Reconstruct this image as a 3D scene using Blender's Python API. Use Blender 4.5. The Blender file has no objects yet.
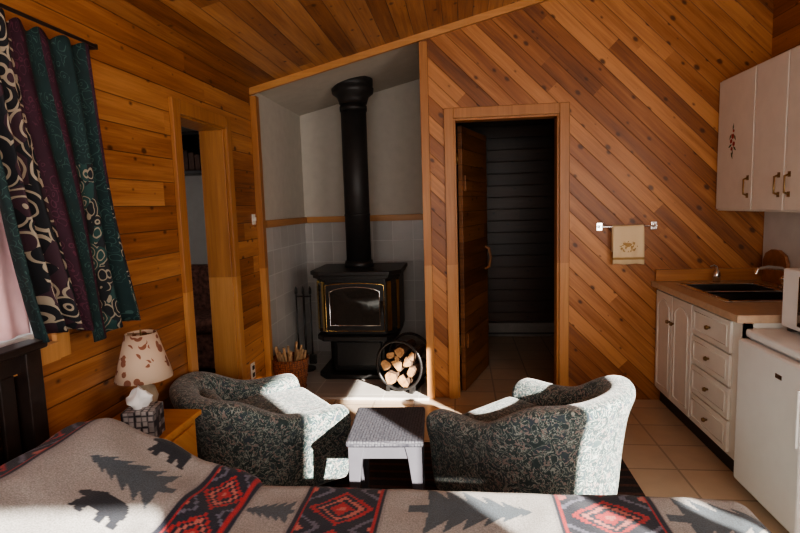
import bpy, math, random
from mathutils import Matrix, Vector, noise
random.seed(7)
S=bpy.context.scene
COL=S.collection
# ------------------------------------------------------------------ helpers
def new_mat(name):
    m=bpy.data.materials.new(name); m.use_nodes=True
    nt=m.node_tree; b=nt.nodes["Principled BSDF"]
    return m,nt,b
def nd(nt,t,**kw):
    n=nt.nodes.new(t)
    for k,v in kw.items():
        if k.startswith("i_"):
            key=k[2:]; key=int(key) if key.isdigit() else key
            s=n.inputs[key]
            if hasattr(v,"is_linked"): nt.links.new(v,s)
            else: s.default_value=v
        else: setattr(n,k,v)
    return n
def math_(nt,op,a,b=None,c=None,clamp=False):
    n=nt.nodes.new("ShaderNodeMath"); n.operation=op; n.use_clamp=clamp
    for i,v in enumerate((a,b,c)):
        if v is None: continue
        if hasattr(v,"is_linked"): nt.links.new(v,n.inputs[i])
        else: n.inputs[i].default_value=v
    return n.outputs[0]
def mixc(nt,f,a,b,mode='MIX'):
    n=nt.nodes.new("ShaderNodeMix"); n.data_type='RGBA'; n.blend_type=mode
    for s,v in ((n.inputs[0],f),(n.inputs[6],a),(n.inputs[7],b)):
        if hasattr(v,"is_linked"): nt.links.new(v,s)
        else: s.default_value=v if not isinstance(v,tuple) or len(v)==4 else (*v,1)
    return n.outputs[2]
def ramp(nt,f,stops,interp='LINEAR'):
    n=nt.nodes.new("ShaderNodeValToRGB"); r=n.color_ramp; r.interpolation=interp
    nt.links.new(f,n.inputs[0])
    while len(r.elements)<len(stops): r.elements.new(.5)
    for e,(p,c) in zip(r.elements,stops):
        e.position=p; e.color=(*c,1) if len(c)==3 else c
    return n.outputs[0]
def simple(name,col,rough=.6,metal=0,var=.12,scale=12,bump=0.0,spec=.5,coat=0):
    m,nt,b=new_mat(name)
    tc=nd(nt,"ShaderNodeTexCoord")
    nz=nd(nt,"ShaderNodeTexNoise",i_Vector=tc.outputs["Object"],i_Scale=float(scale),i_Detail=4.0)
    c=ramp(nt,nz.outputs[0],[(.3,tuple(v*(1-var) for v in col)),(.7,tuple(min(1,v*(1+var)) for v in col))])
    nt.links.new(c,b.inputs["Base Color"])
    b.inputs["Roughness"].default_value=rough; b.inputs["Metallic"].default_value=metal
    b.inputs["Specular IOR Level"].default_value=spec
    b.inputs["Coat Weight"].default_value=coat
    if bump:
        bp=nd(nt,"ShaderNodeBump",i_Strength=bump,i_Distance=.01,i_Height=nz.outputs[0])
        nt.links.new(bp.outputs[0],b.inputs["Normal"])
    return m
def planks(name,across,along,w,dark,mid,light,knots=True,rough=.42,groove=.03,knot_den=(.13,.2),contrast=1.0,kr=.10):
    m,nt,b=new_mat(name)
    P=nd(nt,"ShaderNodeTexCoord").outputs["Object"]
    def dot(v):
        n=nd(nt,"ShaderNodeVectorMath",operation='DOT_PRODUCT'); nt.links.new(P,n.inputs[0]); n.inputs[1].default_value=v
        return n.outputs["Value"]
    u=dot(across); v=dot(along)
    uw=math_(nt,'DIVIDE',u,w)
    idn=math_(nt,'FLOOR',uw); fr=math_(nt,'FRACT',uw)
    wn=nd(nt,"ShaderNodeTexWhiteNoise",noise_dimensions='1D'); nt.links.new(idn,wn.inputs["W"])
    r1=wn.outputs["Value"]
    voff=math_(nt,'MULTIPLY_ADD',r1,3.7,v)
    seg=math_(nt,'FLOOR',math_(nt,'DIVIDE',voff,3.2))
    wn2=nd(nt,"ShaderNodeTexWhiteNoise",noise_dimensions='2D')
    cv=nd(nt,"ShaderNodeCombineXYZ"); nt.links.new(idn,cv.inputs[0]); nt.links.new(seg,cv.inputs[1]); nt.links.new(cv.outputs[0],wn2.inputs["Vector"])
    r=wn2.outputs["Value"]
    gv=nd(nt,"ShaderNodeCombineXYZ")
    nt.links.new(math_(nt,'MULTIPLY',u,60.0),gv.inputs[0]); nt.links.new(math_(nt,'MULTIPLY',voff,2.2),gv.inputs[1]); nt.links.new(math_(nt,'MULTIPLY',r,31.0),gv.inputs[2])
    g=nd(nt,"ShaderNodeTexNoise",i_Vector=gv.outputs[0],i_Scale=1.0,i_Detail=5.0,i_Roughness=.65,i_Distortion=.8)
    gv2=nd(nt,"ShaderNodeCombineXYZ")
    nt.links.new(math_(nt,'MULTIPLY',u,14.0),gv2.inputs[0]); nt.links.new(math_(nt,'MULTIPLY',voff,1.3),gv2.inputs[1]); nt.links.new(math_(nt,'MULTIPLY',r,17.0),gv2.inputs[2])
    g2=nd(nt,"ShaderNodeTexNoise",i_Vector=gv2.outputs[0],i_Scale=1.0,i_Detail=3.0)
    t=math_(nt,'ADD',math_(nt,'MULTIPLY',r,.40*contrast),math_(nt,'ADD',math_(nt,'MULTIPLY',g.outputs[0],.6),math_(nt,'MULTIPLY',g2.outputs[0],.6)))
    t=math_(nt,'SUBTRACT',t,.24*contrast)
    col=ramp(nt,t,[(.2,dark),(.52,mid),(.85,light)])
    if knots:
        kv=nd(nt,"ShaderNodeCombineXYZ")
        nt.links.new(math_(nt,'DIVIDE',u,knot_den[0]),kv.inputs[0]); nt.links.new(math_(nt,'DIVIDE',voff,knot_den[1]),kv.inputs[1])
        vo=nd(nt,"ShaderNodeTexVoronoi",voronoi_dimensions='2D',i_Vector=kv.outputs[0],i_Scale=1.0,i_Randomness=1.0)
        sep=nd(nt,"ShaderNodeSeparateColor"); nt.links.new(vo.outputs["Color"],sep.inputs[0])
        rad=math_(nt,'MULTIPLY',math_(nt,'SUBTRACT',sep.outputs[0],.35),kr*1.5)
        kk=math_(nt,'SUBTRACT',vo.outputs["Distance"],rad)
        k=nd(nt,"ShaderNodeMapRange"); nt.links.new(kk,k.inputs[0]); k.inputs[1].default_value=-.02; k.inputs[2].default_value=.06; k.inputs[3].default_value=.85; k.inputs[4].default_value=0
        col=mixc(nt,k.outputs[0],col,tuple(c*.45 for c in dark))
    e=math_(nt,'MINIMUM',fr,math_(nt,'SUBTRACT',1.0,fr))
    gr=nd(nt,"ShaderNodeMapRange"); nt.links.new(e,gr.inputs[0]); gr.inputs[1].default_value=0; gr.inputs[2].default_value=groove; gr.inputs[3].default_value=1; gr.inputs[4].default_value=0
    if groove>.001: col=mixc(nt,math_(nt,'MULTIPLY',gr.outputs[0],.8),col,tuple(c*.3 for c in dark))
    nt.links.new(col,b.inputs["Base Color"])
    b.inputs["Roughness"].default_value=rough
    hgt=math_(nt,'SUBTRACT',math_(nt,'MULTIPLY',g.outputs[0],.1),gr.outputs[0])
    bp=nd(nt,"ShaderNodeBump",i_Strength=.5,i_Distance=.006,i_Height=hgt)
    nt.links.new(bp.outputs[0],b.inputs["Normal"])
    return m
def tiles(name,axes,size,col,grout,rough=.35,var=.12,gw=.02):
    m,nt,b=new_mat(name)
    P=nd(nt,"ShaderNodeTexCoord").outputs["Object"]
    sx=nd(nt,"ShaderNodeSeparateXYZ"); nt.links.new(P,sx.inputs[0])
    def ax(i):
        q=math_(nt,'DIVIDE',math_(nt,'ADD',sx.outputs[i],.07),size); return math_(nt,'FLOOR',q),math_(nt,'FRACT',q)
    (f1,a),(f2,c)=ax(axes[0]),ax(axes[1])
    cv=nd(nt,"ShaderNodeCombineXYZ"); nt.links.new(f1,cv.inputs[0]); nt.links.new(f2,cv.inputs[1])
    wn=nd(nt,"ShaderNodeTexWhiteNoise",noise_dimensions='2D'); nt.links.new(cv.outputs[0],wn.inputs["Vector"])
    nz=nd(nt,"ShaderNodeTexNoise",i_Vector=P,i_Scale=9.0,i_Detail=5.0)
    t=math_(nt,'ADD',math_(nt,'MULTIPLY',wn.outputs["Value"],.4),math_(nt,'MULTIPLY',nz.outputs[0],.6))
    cc=ramp(nt,t,[(.2,tuple(v*(1-var) for v in col)),(.8,tuple(min(1,v*(1+var)) for v in col))])
    e1=math_(nt,'MINIMUM',a,math_(nt,'SUBTRACT',1.0,a)); e2=math_(nt,'MINIMUM',c,math_(nt,'SUBTRACT',1.0,c))
    e=math_(nt,'LESS_THAN',math_(nt,'MINIMUM',e1,e2),gw)
    cc=mixc(nt,e,cc,grout)
    nt.links.new(cc,b.inputs["Base Color"]); b.inputs["Roughness"].default_value=rough
    bp=nd(nt,"ShaderNodeBump",i_Strength=.5,i_Distance=.003,i_Height=math_(nt,'SUBTRACT',1.0,e)); nt.links.new(bp.outputs[0],b.inputs["Normal"])
    return m

def group(name,loc=(0,0,0),rot=0):
    e=bpy.data.objects.new(name,None); COL.objects.link(e); e.location=loc; e.rotation_euler=(0,0,rot); e.empty_display_size=.1
    return e
def mesh(name,verts,faces,mats,parent=None,local=False,smooth=False,bevel=0,seg=2,midx=None,subsurf=0):
    me=bpy.data.meshes.new(name); me.from_pydata([tuple(v) for v in verts],[],faces); me.update()
    o=bpy.data.objects.new(name,me); COL.objects.link(o)
    if not isinstance(mats,(list,tuple)): mats=[mats]
    for mm in mats: me.materials.append(mm)
    if midx:
        for p,i in zip(me.polygons,midx): p.material_index=i
    if smooth:
        for p in me.polygons: p.use_smooth=True
    if bevel:
        md=o.modifiers.new("bev",'BEVEL'); md.width=bevel; md.segments=seg; md.limit_method='ANGLE'; md.angle_limit=math.radians(35)
        for p in me.polygons: p.use_smooth=True
        try:
            md.harden_normals=True
        except: pass
    if subsurf:
        md=o.modifiers.new("sub",'SUBSURF'); md.levels=subsurf; md.render_levels=subsurf
    if parent:
        o.parent=parent
        if not local: o.matrix_parent_inverse=Matrix.LocRotScale(parent.location,parent.rotation_euler,None).inverted()
    import bmesh
    bm=bmesh.new(); bm.from_mesh(me); bmesh.ops.recalc_face_normals(bm,faces=bm.faces); bm.to_mesh(me); bm.free()
    return o
def bake_rotation(g):
    T=Matrix.Rotation(g.rotation_euler.z,4,'Z')@Matrix.Diagonal((*g.scale,1))
    for o in list(g.children):
        if o.type=='MESH': o.data.transform(T)
    g.rotation_euler=(0,0,0); g.scale=(1,1,1)
def boxdata(x0,x1,y0,y1,z0,z1):
    v=[(x0,y0,z0),(x1,y0,z0),(x1,y1,z0),(x0,y1,z0),(x0,y0,z1),(x1,y0,z1),(x1,y1,z1),(x0,y1,z1)]
    f=[(0,3,2,1),(4,5,6,7),(0,1,5,4),(1,2,6,5),(2,3,7,6),(3,0,4,7)]
    return v,f
def box(name,x0,x1,y0,y1,z0,z1,m,parent=None,bevel=0,local=False,seg=2,subsurf=0):
    v,f=boxdata(x0,x1,y0,y1,z0,z1); return mesh(name,v,f,m,parent,local,bevel=bevel,seg=seg)
def boxes(name,lst,m,parent=None,bevel=0,local=False):
    V=[];Fc=[]
    for b in lst:
        v,f=boxdata(*b); n=len(V); V+=v; Fc+=[tuple(i+n for i in q) for q in f]
    return mesh(name,V,Fc,m,parent,local,bevel=bevel)
def prism(name,polys,y0,y1,m,parent=None,axis='y'):
    V=[];Fc=[]
    for P in polys:
        n=len(V); k=len(P)
        for y in (y0,y1):
            for (a,z) in P: V.append((a,y,z) if axis=='y' else ((y,a,z) if axis=='x' else (a,z,y)))
        Fc.append(tuple(range(n,n+k))); Fc.append(tuple(range(n+2*k-1,n+k-1,-1)))
        for i in range(k):
            j=(i+1)%k; Fc.append((n+i,n+j,n+k+j,n+k+i))
    return mesh(name,V,Fc,m,parent)
def cyl(name,p0,p1,r0,r1,m,parent=None,n=24,local=False,smooth=True,mcap=None,bevel=0):
    p0=Vector(p0);p1=Vector(p1); d=(p1-p0).normalized(); a=d.orthogonal().normalized(); b=d.cross(a)
    V=[];Fc=[]
    for p,r in ((p0,r0),(p1,r1)):
        for i in range(n):
            t=2*math.pi*i/n; V.append(p+a*math.cos(t)*r+b*math.sin(t)*r)
    for i in range(n): j=(i+1)%n; Fc.append((i,j,n+j,n+i))
    Fc.append(tuple(range(n-1,-1,-1))); Fc.append(tuple(range(n,2*n)))
    mi=[0]*n+[1,1] if mcap else None
    o=mesh(name,V,Fc,[m,mcap] if mcap else m,parent,local,midx=mi,bevel=bevel)
    if smooth:
        for p in o.data.polygons: p.use_smooth=len(p.vertices)==4
    return o
def lathe(name,prof,c,m,parent=None,n=32,local=False,smooth=True):
    V=[];Fc=[]
    for r,z in prof:
        for i in range(n):
            t=2*math.pi*i/n; V.append((c[0]+r*math.cos(t),c[1]+r*math.sin(t),c[2]+z))
    for k in range(len(prof)-1):
        for i in range(n):
            j=(i+1)%n; Fc.append((k*n+i,k*n+j,(k+1)*n+j,(k+1)*n+i))
    Fc.append(tuple(range(n-1,-1,-1)))
    if prof[-1][0]>.0: 
        Fc.append(tuple((len(prof)-1)*n+i for i in range(n)))
    return mesh(name,V,Fc,m,parent,local,smooth=smooth)
def tube(name,pts,r,m,parent=None,local=False,cyclic=False,n=8):
    cu=bpy.data.curves.new(name,'CURVE'); cu.dimensions='3D'; cu.bevel_depth=r; cu.bevel_resolution=3; cu.use_fill_caps=True
    sp=cu.splines.new('POLY'); sp.points.add(len(pts)-1)
    for q,p in zip(sp.points,pts): q.co=(*p,1)
    sp.use_cyclic_u=cyclic
    tmp=bpy.data.objects.new("tmp",cu); COL.objects.link(tmp)
    dg=bpy.context.evaluated_depsgraph_get(); me=bpy.data.meshes.new_from_object(tmp.evaluated_get(dg))
    bpy.data.objects.remove(tmp); me.materials.clear(); me.materials.append(m); me.name=name
    for p in me.polygons: p.use_smooth=True
    o=bpy.data.objects.new(name,me); COL.objects.link(o)
    if parent:
        o.parent=parent
        if not local: o.matrix_parent_inverse=Matrix.LocRotScale(parent.location,parent.rotation_euler,None).inverted()
    return o
# ------------------------------------------------------------------ materials
s2=math.sqrt(.5)
D_,M_,L_=(.125,.038,.011),(.33,.125,.040),(.57,.27,.10)
W_left=planks("cedar_horizontal",(0,0,1),(0,1,0),.128,D_,M_,L_)
W_diag=planks("cedar_diagonal",(s2,0,s2),(s2,0,-s2),.098,D_,(.32,.118,.036),(.56,.26,.095),contrast=1.1,kr=.10)
W_ceil=planks("cedar_ceiling",(1,0,0),(0,1,0),.105,D_,(.34,.138,.047),(.60,.30,.12),kr=.08)
W_hor=planks("cedar_entry_shaded",(0,0,1),(1,0,0),.13,(.012,.004,.002),(.034,.012,.005),(.06,.024,.010))  # entry cedar, with the unlit room's shade put into its colour
W_hor2=planks("cedar_rear",(0,0,1),(1,0,0),.13,D_,M_,L_)
W_door=planks("door_boards",(0,0,1),(.3,1,0),.12,(.045,.015,.005),(.13,.05,.017),(.24,.10,.036))
TD,TM,TL=(.30,.12,.038),(.44,.195,.065),(.58,.295,.11)
W_trim=planks("trim_wood",(1,1,0),(0,0,1),5.0,TD,TM,TL,knots=False,groove=.0001)
W_trimh=planks("trim_wood_horizontal",(0,0,1),(1,0,0),5.0,TD,TM,TL,knots=False,groove=.0001)
W_trimy=planks("trim_wood_side",(0,0,1),(0,1,0),5.0,TD,TM,TL,knots=False,groove=.0001)
W_pine=planks("pine_wood",(0,1,1),(1,0,0),3.0,(.36,.12,.03),(.52,.21,.055),(.64,.31,.10),knots=True,groove=.0001,knot_den=(.2,.3))
M_dry=simple("drywall_paint",(.56,.52,.46),.9,var=.04)
M_white_wall=simple("white_wall_paint",(.62,.60,.57),.9,var=.04)
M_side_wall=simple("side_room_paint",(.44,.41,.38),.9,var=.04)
M_floor=tiles("floor_tile",(0,1),.31,(.56,.43,.31),(.34,.26,.19),.32)
M_hearth=tiles("hearth_tile",(0,1),.28,(.50,.47,.44),(.66,.64,.6),.3)
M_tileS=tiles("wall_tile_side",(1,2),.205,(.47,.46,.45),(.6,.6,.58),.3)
M_tileB=tiles("wall_tile_rear_shaded",(0,2),.205,(.40,.385,.37),(.5,.49,.47),.3)  # same tile as the side wall, shade put into the darker colour
M_black=simple("cast_iron",(.018,.017,.017),.4,metal=.1,var=.2,scale=40,bump=.05)
M_blackm=simple("stove_pipe_black",(.02,.018,.018),.5,var=.2)
M_iron=simple("rack_iron",(.03,.028,.028),.35,metal=.4,var=.2)
M_brass=simple("brass",(.95,.62,.22),.22,metal=1)
M_brassd=simple("antique_brass",(.25,.16,.07),.35,metal=.9)
M_chrome=simple("chrome",(.75,.75,.76),.12,metal=1,var=.03)
M_steel=simple("sink_steel",(.16,.15,.15),.3,metal=.9,var=.1)
M_glass=simple("stove_glass",(.03,.025,.022),.08,var=.1,coat=1)
M_white=simple("cabinet_paint",(.74,.71,.65),.45,var=.03)
M_fridge=simple("enamel_white",(.76,.78,.78),.3,var=.02)
M_counter=simple("counter_laminate",(.52,.38,.26),.3,var=.1,scale=30)
M_wd=simple("dark_wood",(.022,.014,.012),.35,var=.3,scale=20)
def weave(name,c1,c2,sc,rough=.7):
    m,nt,b=new_mat(name)
    P=nd(nt,"ShaderNodeTexCoord").outputs["Object"]
    ck=nd(nt,"ShaderNodeTexVoronoi",i_Vector=P,i_Scale=sc,i_Randomness=.25,distance='CHEBYCHEV')
    c=ramp(nt,ck.outputs["Distance"],[(.25,c1),(.5,c2)])
    nt.links.new(c,b.inputs["Base Color"]); b.inputs["Roughness"].default_value=rough
    bp=nd(nt,"ShaderNodeBump",i_Strength=.6,i_Distance=.004,i_Height=ck.outputs["Distance"]); bp.invert=True
    nt.links.new(bp.outputs[0],b.inputs["Normal"])
    return m
M_wick=weave("wicker",(.34,.12,.05),(.09,.03,.015),55)
M_ptab=weave("grey_woven_plastic",(.085,.085,.10),(.025,.025,.035),75,.6)
M_pleg=simple("grey_plastic",(.085,.083,.10),.5,var=.08)
M_tiss=weave("tissue_box_pattern",(.42,.40,.40),(.02,.02,.03),42,.5)
m,nt,b=new_mat("rug_pile"); P=nd(nt,"ShaderNodeTexCoord").outputs["Object"]
sp=nd(nt,"ShaderNodeSeparateXYZ"); nt.links.new(P,sp.inputs[0])
fy=math_(nt,'FRACT',math_(nt,'DIVIDE',sp.outputs[1],.085)); nz=nd(nt,"ShaderNodeTexNoise",i_Vector=P,i_Scale=120.0)
cc=mixc(nt,math_(nt,'LESS_THAN',fy,.3),(.03,.024,.026),(.10,.045,.035)); cc=mixc(nt,1.0,cc,ramp(nt,nz.outputs[0],[(.3,(.5,.5,.5)),(.7,(1,1,1))]),'MULTIPLY')
nt.links.new(cc,b.inputs["Base Color"]); b.inputs["Roughness"].default_value=.95; M_rug=m
m,nt,b=new_mat("chair_fabric")
P=nd(nt,"ShaderNodeTexCoord").outputs["Object"]
nz=nd(nt,"ShaderNodeTexNoise",i_Vector=P,i_Scale=20.0,i_Detail=2.0,i_Distortion=2.2)
nz2=nd(nt,"ShaderNodeTexNoise",i_Vector=P,i_Scale=48.0,i_Detail=2.0,i_Distortion=1.5)
band=math_(nt,'ABSOLUTE',math_(nt,'SUBTRACT',nz.outputs[0],.5)); l1=math_(nt,'LESS_THAN',band,.024)
l2=math_(nt,'GREATER_THAN',nz2.outputs[0],.60)
c=ramp(nt,nz.outputs[0],[(.35,(.028,.052,.056)),(.55,(.055,.09,.088)),(.7,(.04,.06,.085))])
c=mixc(nt,l1,c,(.33,.37,.34)); c=mixc(nt,l2,c,(.28,.23,.215))
nt.links.new(c,b.inputs["Base Color"]); b.inputs["Roughness"].default_value=.9; b.inputs["Sheen Weight"].default_value=.3
M_fab=m
def curtmat(name,base,tan,sc,mult=4.5,wd=.13,second=None,metric='EUCLIDEAN',thr=.3):
    m,nt,b=new_mat(name)
    P=nd(nt,"ShaderNodeTexCoord").outputs["UV"]
    nq=nd(nt,"ShaderNodeTexNoise",i_Vector=P,i_Scale=sc*.6)
    vm=nd(nt,"ShaderNodeVectorMath",operation='MULTIPLY_ADD'); nt.links.new(nq.outputs["Color"],vm.inputs[0]); vm.inputs[1].default_value=(.05,.05,0); nt.links.new(P,vm.inputs[2])
    vo=nd(nt,"ShaderNodeTexVoronoi",i_Vector=vm.outputs[0],i_Scale=sc,distance=metric)
    rg=math_(nt,'LESS_THAN',math_(nt,'ABSOLUTE',math_(nt,'SUBTRACT',math_(nt,'FRACT',math_(nt,'MULTIPLY',vo.outputs["Distance"],mult)),.5)),wd)
    nz=nd(nt,"ShaderNodeTexNoise",i_Vector=P,i_Scale=sc*.5)
    cc=mixc(nt,nz.outputs[0],base,tuple(v*.4 for v in base))
    sep=nd(nt,"ShaderNodeSeparateColor"); nt.links.new(vo.outputs["Color"],sep.inputs[0])
    if second: cc=mixc(nt,math_(nt,'GREATER_THAN',sep.outputs[0],.6),cc,second)
    rg=math_(nt,'MULTIPLY',rg,math_(nt,'GREATER_THAN',sep.outputs[1],thr))
    cc=mixc(nt,rg,cc,tan)
    nt.links.new(cc,b.inputs["Base Color"]); b.inputs["Roughness"].default_value=.85
    return m
C_teal=curtmat("curtain_teal",(.008,.034,.036),(.03,.075,.07),26,3,.08)
C_swirl=curtmat("curtain_tribal",(.010,.012,.018),(.33,.28,.21),11,3.2,.13,second=(.04,.016,.026),metric='EUCLIDEAN',thr=.2)
C_burg=curtmat("curtain_plum",(.045,.010,.026),(.08,.02,.04),24,3,.1)
C_mix=curtmat("curtain_paisley",(.010,.014,.02),(.25,.215,.16),18,3.4,.13,second=(.012,.048,.046),thr=.25)
# ------------------------------------------------------------------ room shell
XL,XR,YB,YR=-1.58,2.13,4.13,-1.3
def cz(x): return 2.415+.243*(x+1.6)
prism("floor",[[(XL-.16,YR-.15),(XR+.15,YR-.15),(XR+.15,YB+.12),(XL-.16,YB+.12)]],-.1,0,M_floor,axis='z')
box("floor_entry",-.27,1.9,YB+.12,6.35,-.1,0,M_floor)
box("floor_sideroom",-3.6,XL-.16,1.9,5.4,-.1,0,simple("side_carpet",(.12,.10,.09),.95))
prism("ceiling",[[(XL-.16,cz(XL-.16)),(XR+.15,cz(XR+.15)),(XR+.15,cz(XR+.15)+.12),(XL-.16,cz(XL-.16)+.12)]],YR-.15,YB,W_ceil)
prism("ceiling_alcove",[[(XL-.16,cz(XL-.16)),(-.15,cz(-.15)),(-.15,cz(-.15)+.12),(XL-.16,cz(XL-.16)+.12)]],YB,5.55,M_dry)
prism("wall_back",[[(-.27,0),(-.05,0),(-.05,cz(-.05)),(-.27,cz(-.27))],
  [(-.05,2.13),(.72,2.13),(.72,cz(.72)),(-.05,cz(-.05))],
  [(.72,0),(XR+.15,0),(XR+.15,cz(XR+.15)),(.72,cz(.72))]],YB,YB+.12,W_diag)
WY0,WY1,WZ0,WZ1=.45,1.9,1.02,2.05
hl=cz(XL)+.0
boxes("wall_left",[(XL-.16,XL,YR,WY0,0,hl),(XL-.16,XL,WY0,WY1,0,WZ0),(XL-.16,XL,WY0,WY1,WZ1,hl),(XL-.16,XL,WY1,2.97,0,hl),
  (XL-.16,XL,2.97,3.6,2.06,hl),(XL-.16,XL,3.6,YB,0,hl)],W_left)
ht=cz(XR+.1)
SUN_OPENINGS=[(-1.27,-.62,1.35,2.6),(-.50,-.22,1.0,1.66),(-.02,1.12,1.0,2.0)]  # unseen openings, placed and sized to shape the sun patches
rl=[];yy=YR
for a,b_,c,d_ in SUN_OPENINGS:
    rl+=[(XR,XR+.15,yy,a,0,ht),(XR,XR+.15,a,b_,0,c),(XR,XR+.15,a,b_,d_,ht)]; yy=b_
rl.append((XR,XR+.15,yy,YB,0,ht))
boxes("wall_right",rl,W_left)
prism("wall_rear",[[(XL-.16,0),(-1.0,0),(-1.0,cz(-1)),(XL-.16,cz(XL-.16))],[(-1.0,0),(1.4,0),(1.4,.9),(-1.0,.9)],[(-1.0,2.1),(1.4,2.1),(1.4,cz(1.4)),(-1.0,cz(-1))],
  [(1.4,0),(XR+.15,0),(XR+.15,cz(XR+.15)),(1.4,cz(1.4))]],YR-.15,YR,W_hor2)
def winframe(name,ax,pos,a0,a1,z0,z1,mull=1):
    L=[];t=.04
    def add(a,b,c,d):
        L.append((pos-.04,pos+.04,a,b,c,d) if ax=='x' else (a,b,pos-.04,pos+.04,c,d))
    add(a0,a0+t,z0,z1);add(a1-t,a1,z0,z1);add(a0,a1,z0,z0+t);add(a0,a1,z1-t,z1)
    for i in range(mull):
        c=a0+(a1-a0)*(i+1)/(mull+1); add(c-.02,c+.02,z0,z1)
    return boxes(name,L,M_white)
winframe("window_1",'x',XL-.08,WY0,WY1,WZ0,WZ1,1)
for i,w_ in enumerate(SUN_OPENINGS): winframe("window_%d"%(i+2),'x',XR+.07,*w_,0)  # frames for the added sun openings
winframe("window_5",'y',YR-.07,-1.0,1.4,.9,2.1,2)  # unseen rear window, put in for fill light
boxes("trim_1",[(XL,XL+.02,WY1,WY1+.07,WZ0-.07,WZ1+.07),(XL,XL+.02,WY0-.07,WY0,WZ0-.07,WZ1+.07),(XL,XL+.02,WY0,WY1,WZ1,WZ1+.07),(XL,XL+.03,WY0,WY1,WZ0-.07,WZ0)],W_trim)
AY=5.42
TZ=1.385
boxes("wall_alcove_left",[(XL-.16,XL,YB,AY,TZ,cz(XL))],M_dry)
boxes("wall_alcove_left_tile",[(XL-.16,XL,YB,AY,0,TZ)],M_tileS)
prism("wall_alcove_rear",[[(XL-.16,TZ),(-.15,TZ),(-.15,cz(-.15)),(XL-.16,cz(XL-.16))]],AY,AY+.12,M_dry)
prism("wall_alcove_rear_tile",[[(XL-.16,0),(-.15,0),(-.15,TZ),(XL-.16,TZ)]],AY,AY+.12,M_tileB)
prism("wall_alcove_right",[[(-.27,0),(-.15,0),(-.15,cz(-.15)),(-.27,cz(-.27))]],YB+.12,AY,M_dry)
box("floor_hearth",XL,-.27,4.06,AY,-.05,.02,M_hearth,bevel=.004)
box("trim_2",XL-.005,XL+.03,YB+.02,AY,TZ-.03,TZ+.03,W_trimy,bevel=.004)
box("trim_3",XL+.03,-.27,AY-.03,AY+.005,TZ-.03,TZ+.03,W_trimh,bevel=.004)
box("trim_4",XL,XL+.05,YB-.035,YB+.03,0,cz(XL)-.058,W_trim,bevel=.003)
box("trim_5",-.285,-.225,YB-.035,YB+.01,0,cz(-.285)-.058,W_trim,bevel=.003)
prism("trim_6",[[(XL,cz(XL)-.05),(XR,cz(XR)-.05),(XR,cz(XR)),(XL,cz(XL))]],YB-.03,YB,W_trimh)
boxes("trim_7",[(-.115,-.045,YB-.025,YB,0,2.2),(.715,.785,YB-.025,YB,0,2.2),(-.045,.715,YB-.025,YB,2.125,2.2),
   (-.05,-.03,YB,YB+.12,0,2.13),(.70,.72,YB,YB+.12,0,2.13),(-.03,.70,YB,YB+.12,2.11,2.13)],W_trim,bevel=.004)
boxes("trim_8",[(XL,XL+.025,2.90,2.98,0,2.13),(XL,XL+.025,3.59,3.67,0,2.13),(XL,XL+.025,2.98,3.59,2.05,2.13),
   (XL-.17,XL,2.97,2.99,0,2.06),(XL-.17,XL,3.58,3.60,0,2.06),(XL-.17,XL,2.99,3.58,2.04,2.06)],W_trim,bevel=.004)
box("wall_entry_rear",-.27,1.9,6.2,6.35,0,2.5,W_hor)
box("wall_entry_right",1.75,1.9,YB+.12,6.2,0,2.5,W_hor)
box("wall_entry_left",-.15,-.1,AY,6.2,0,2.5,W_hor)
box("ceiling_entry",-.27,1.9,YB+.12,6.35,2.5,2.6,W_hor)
g=group("baseboard_heater",(.7,6.13,.1))
box("heater_body",.0,1.5,6.10,6.2,.0,.16,simple("heater_enamel",(.22,.20,.18),.5),g,bevel=.01); box("heater_vent",.02,1.48,6.09,6.10,.03,.05,M_blackm,g)
g=group("door_1",(-.02,YB+.14,0),-math.radians(17))
box("slab",0,.035,0,.74,.01,2.09,W_door,g,local=True,bevel=.003)
boxes("ledgers",[(.035,.05,.05,.69,.35,.47),(.035,.05,.05,.69,1.6,1.72)],W_door,g,local=True,bevel=.003)
tube("pull_handle",[(.035,.66,1.12),(.07,.66,1.1),(.085,.66,1.02),(.07,.66,.94),(.035,.66,.92)],.012,simple("handle_wood",(.22,.09,.03),.5),g,local=True)
for i,z in enumerate((.3,1.8)): cyl("hinge_%d"%i,(.0,-.008,z),(.0,-.008,z+.09),.008,.008,M_brassd,g,local=True)
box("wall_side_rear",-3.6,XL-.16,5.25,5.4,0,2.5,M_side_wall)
boxes("wall_side_left",[(-3.75,-3.6,1.9,3.0,0,2.5),(-3.75,-3.6,3.0,4.2,0,1.0),(-3.75,-3.6,3.0,4.2,2.0,2.5),(-3.75,-3.6,4.2,5.4,0,2.5)],M_side_wall)  # unseen opening added to let light into the side room
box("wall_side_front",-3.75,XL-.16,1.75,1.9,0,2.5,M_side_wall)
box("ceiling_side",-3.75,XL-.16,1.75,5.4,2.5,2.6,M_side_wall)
g=group("wall_shelf",(-2.7,5.1,2.0))
boxes("boards",[(-3.3,-2.2,4.95,5.25,1.86,1.89),(-3.3,-2.2,4.95,5.25,2.22,2.25),(-3.3,-3.27,4.95,5.25,1.89,2.22),(-2.23,-2.2,4.95,5.25,1.89,2.22),(-2.76,-2.73,4.95,5.25,1.89,2.22),(-3.3,-2.2,5.23,5.25,1.86,2.25)],M_wd,g,bevel=.003)
boxes("books",[(-3.2+i*.05,-3.16+i*.05,5.0,5.2,1.89,2.08+.02*(i%3)) for i in range(8)]+[(-2.68+i*.06,-2.63+i*.06,5.0,5.2,1.89,2.10-.02*(i%4)) for i in range(6)],simple("book_covers",(.10,.05,.035),.7,var=.6,scale=9),g)
g=group("sofa",(-2.7,4.9,0))
SM=simple("sofa_cloth",(.16,.07,.05),.9,var=.6,scale=25)
box("sofa_base",-3.4,-1.95,4.55,5.2,.08,.42,SM,g,bevel=.04,seg=3)
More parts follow.
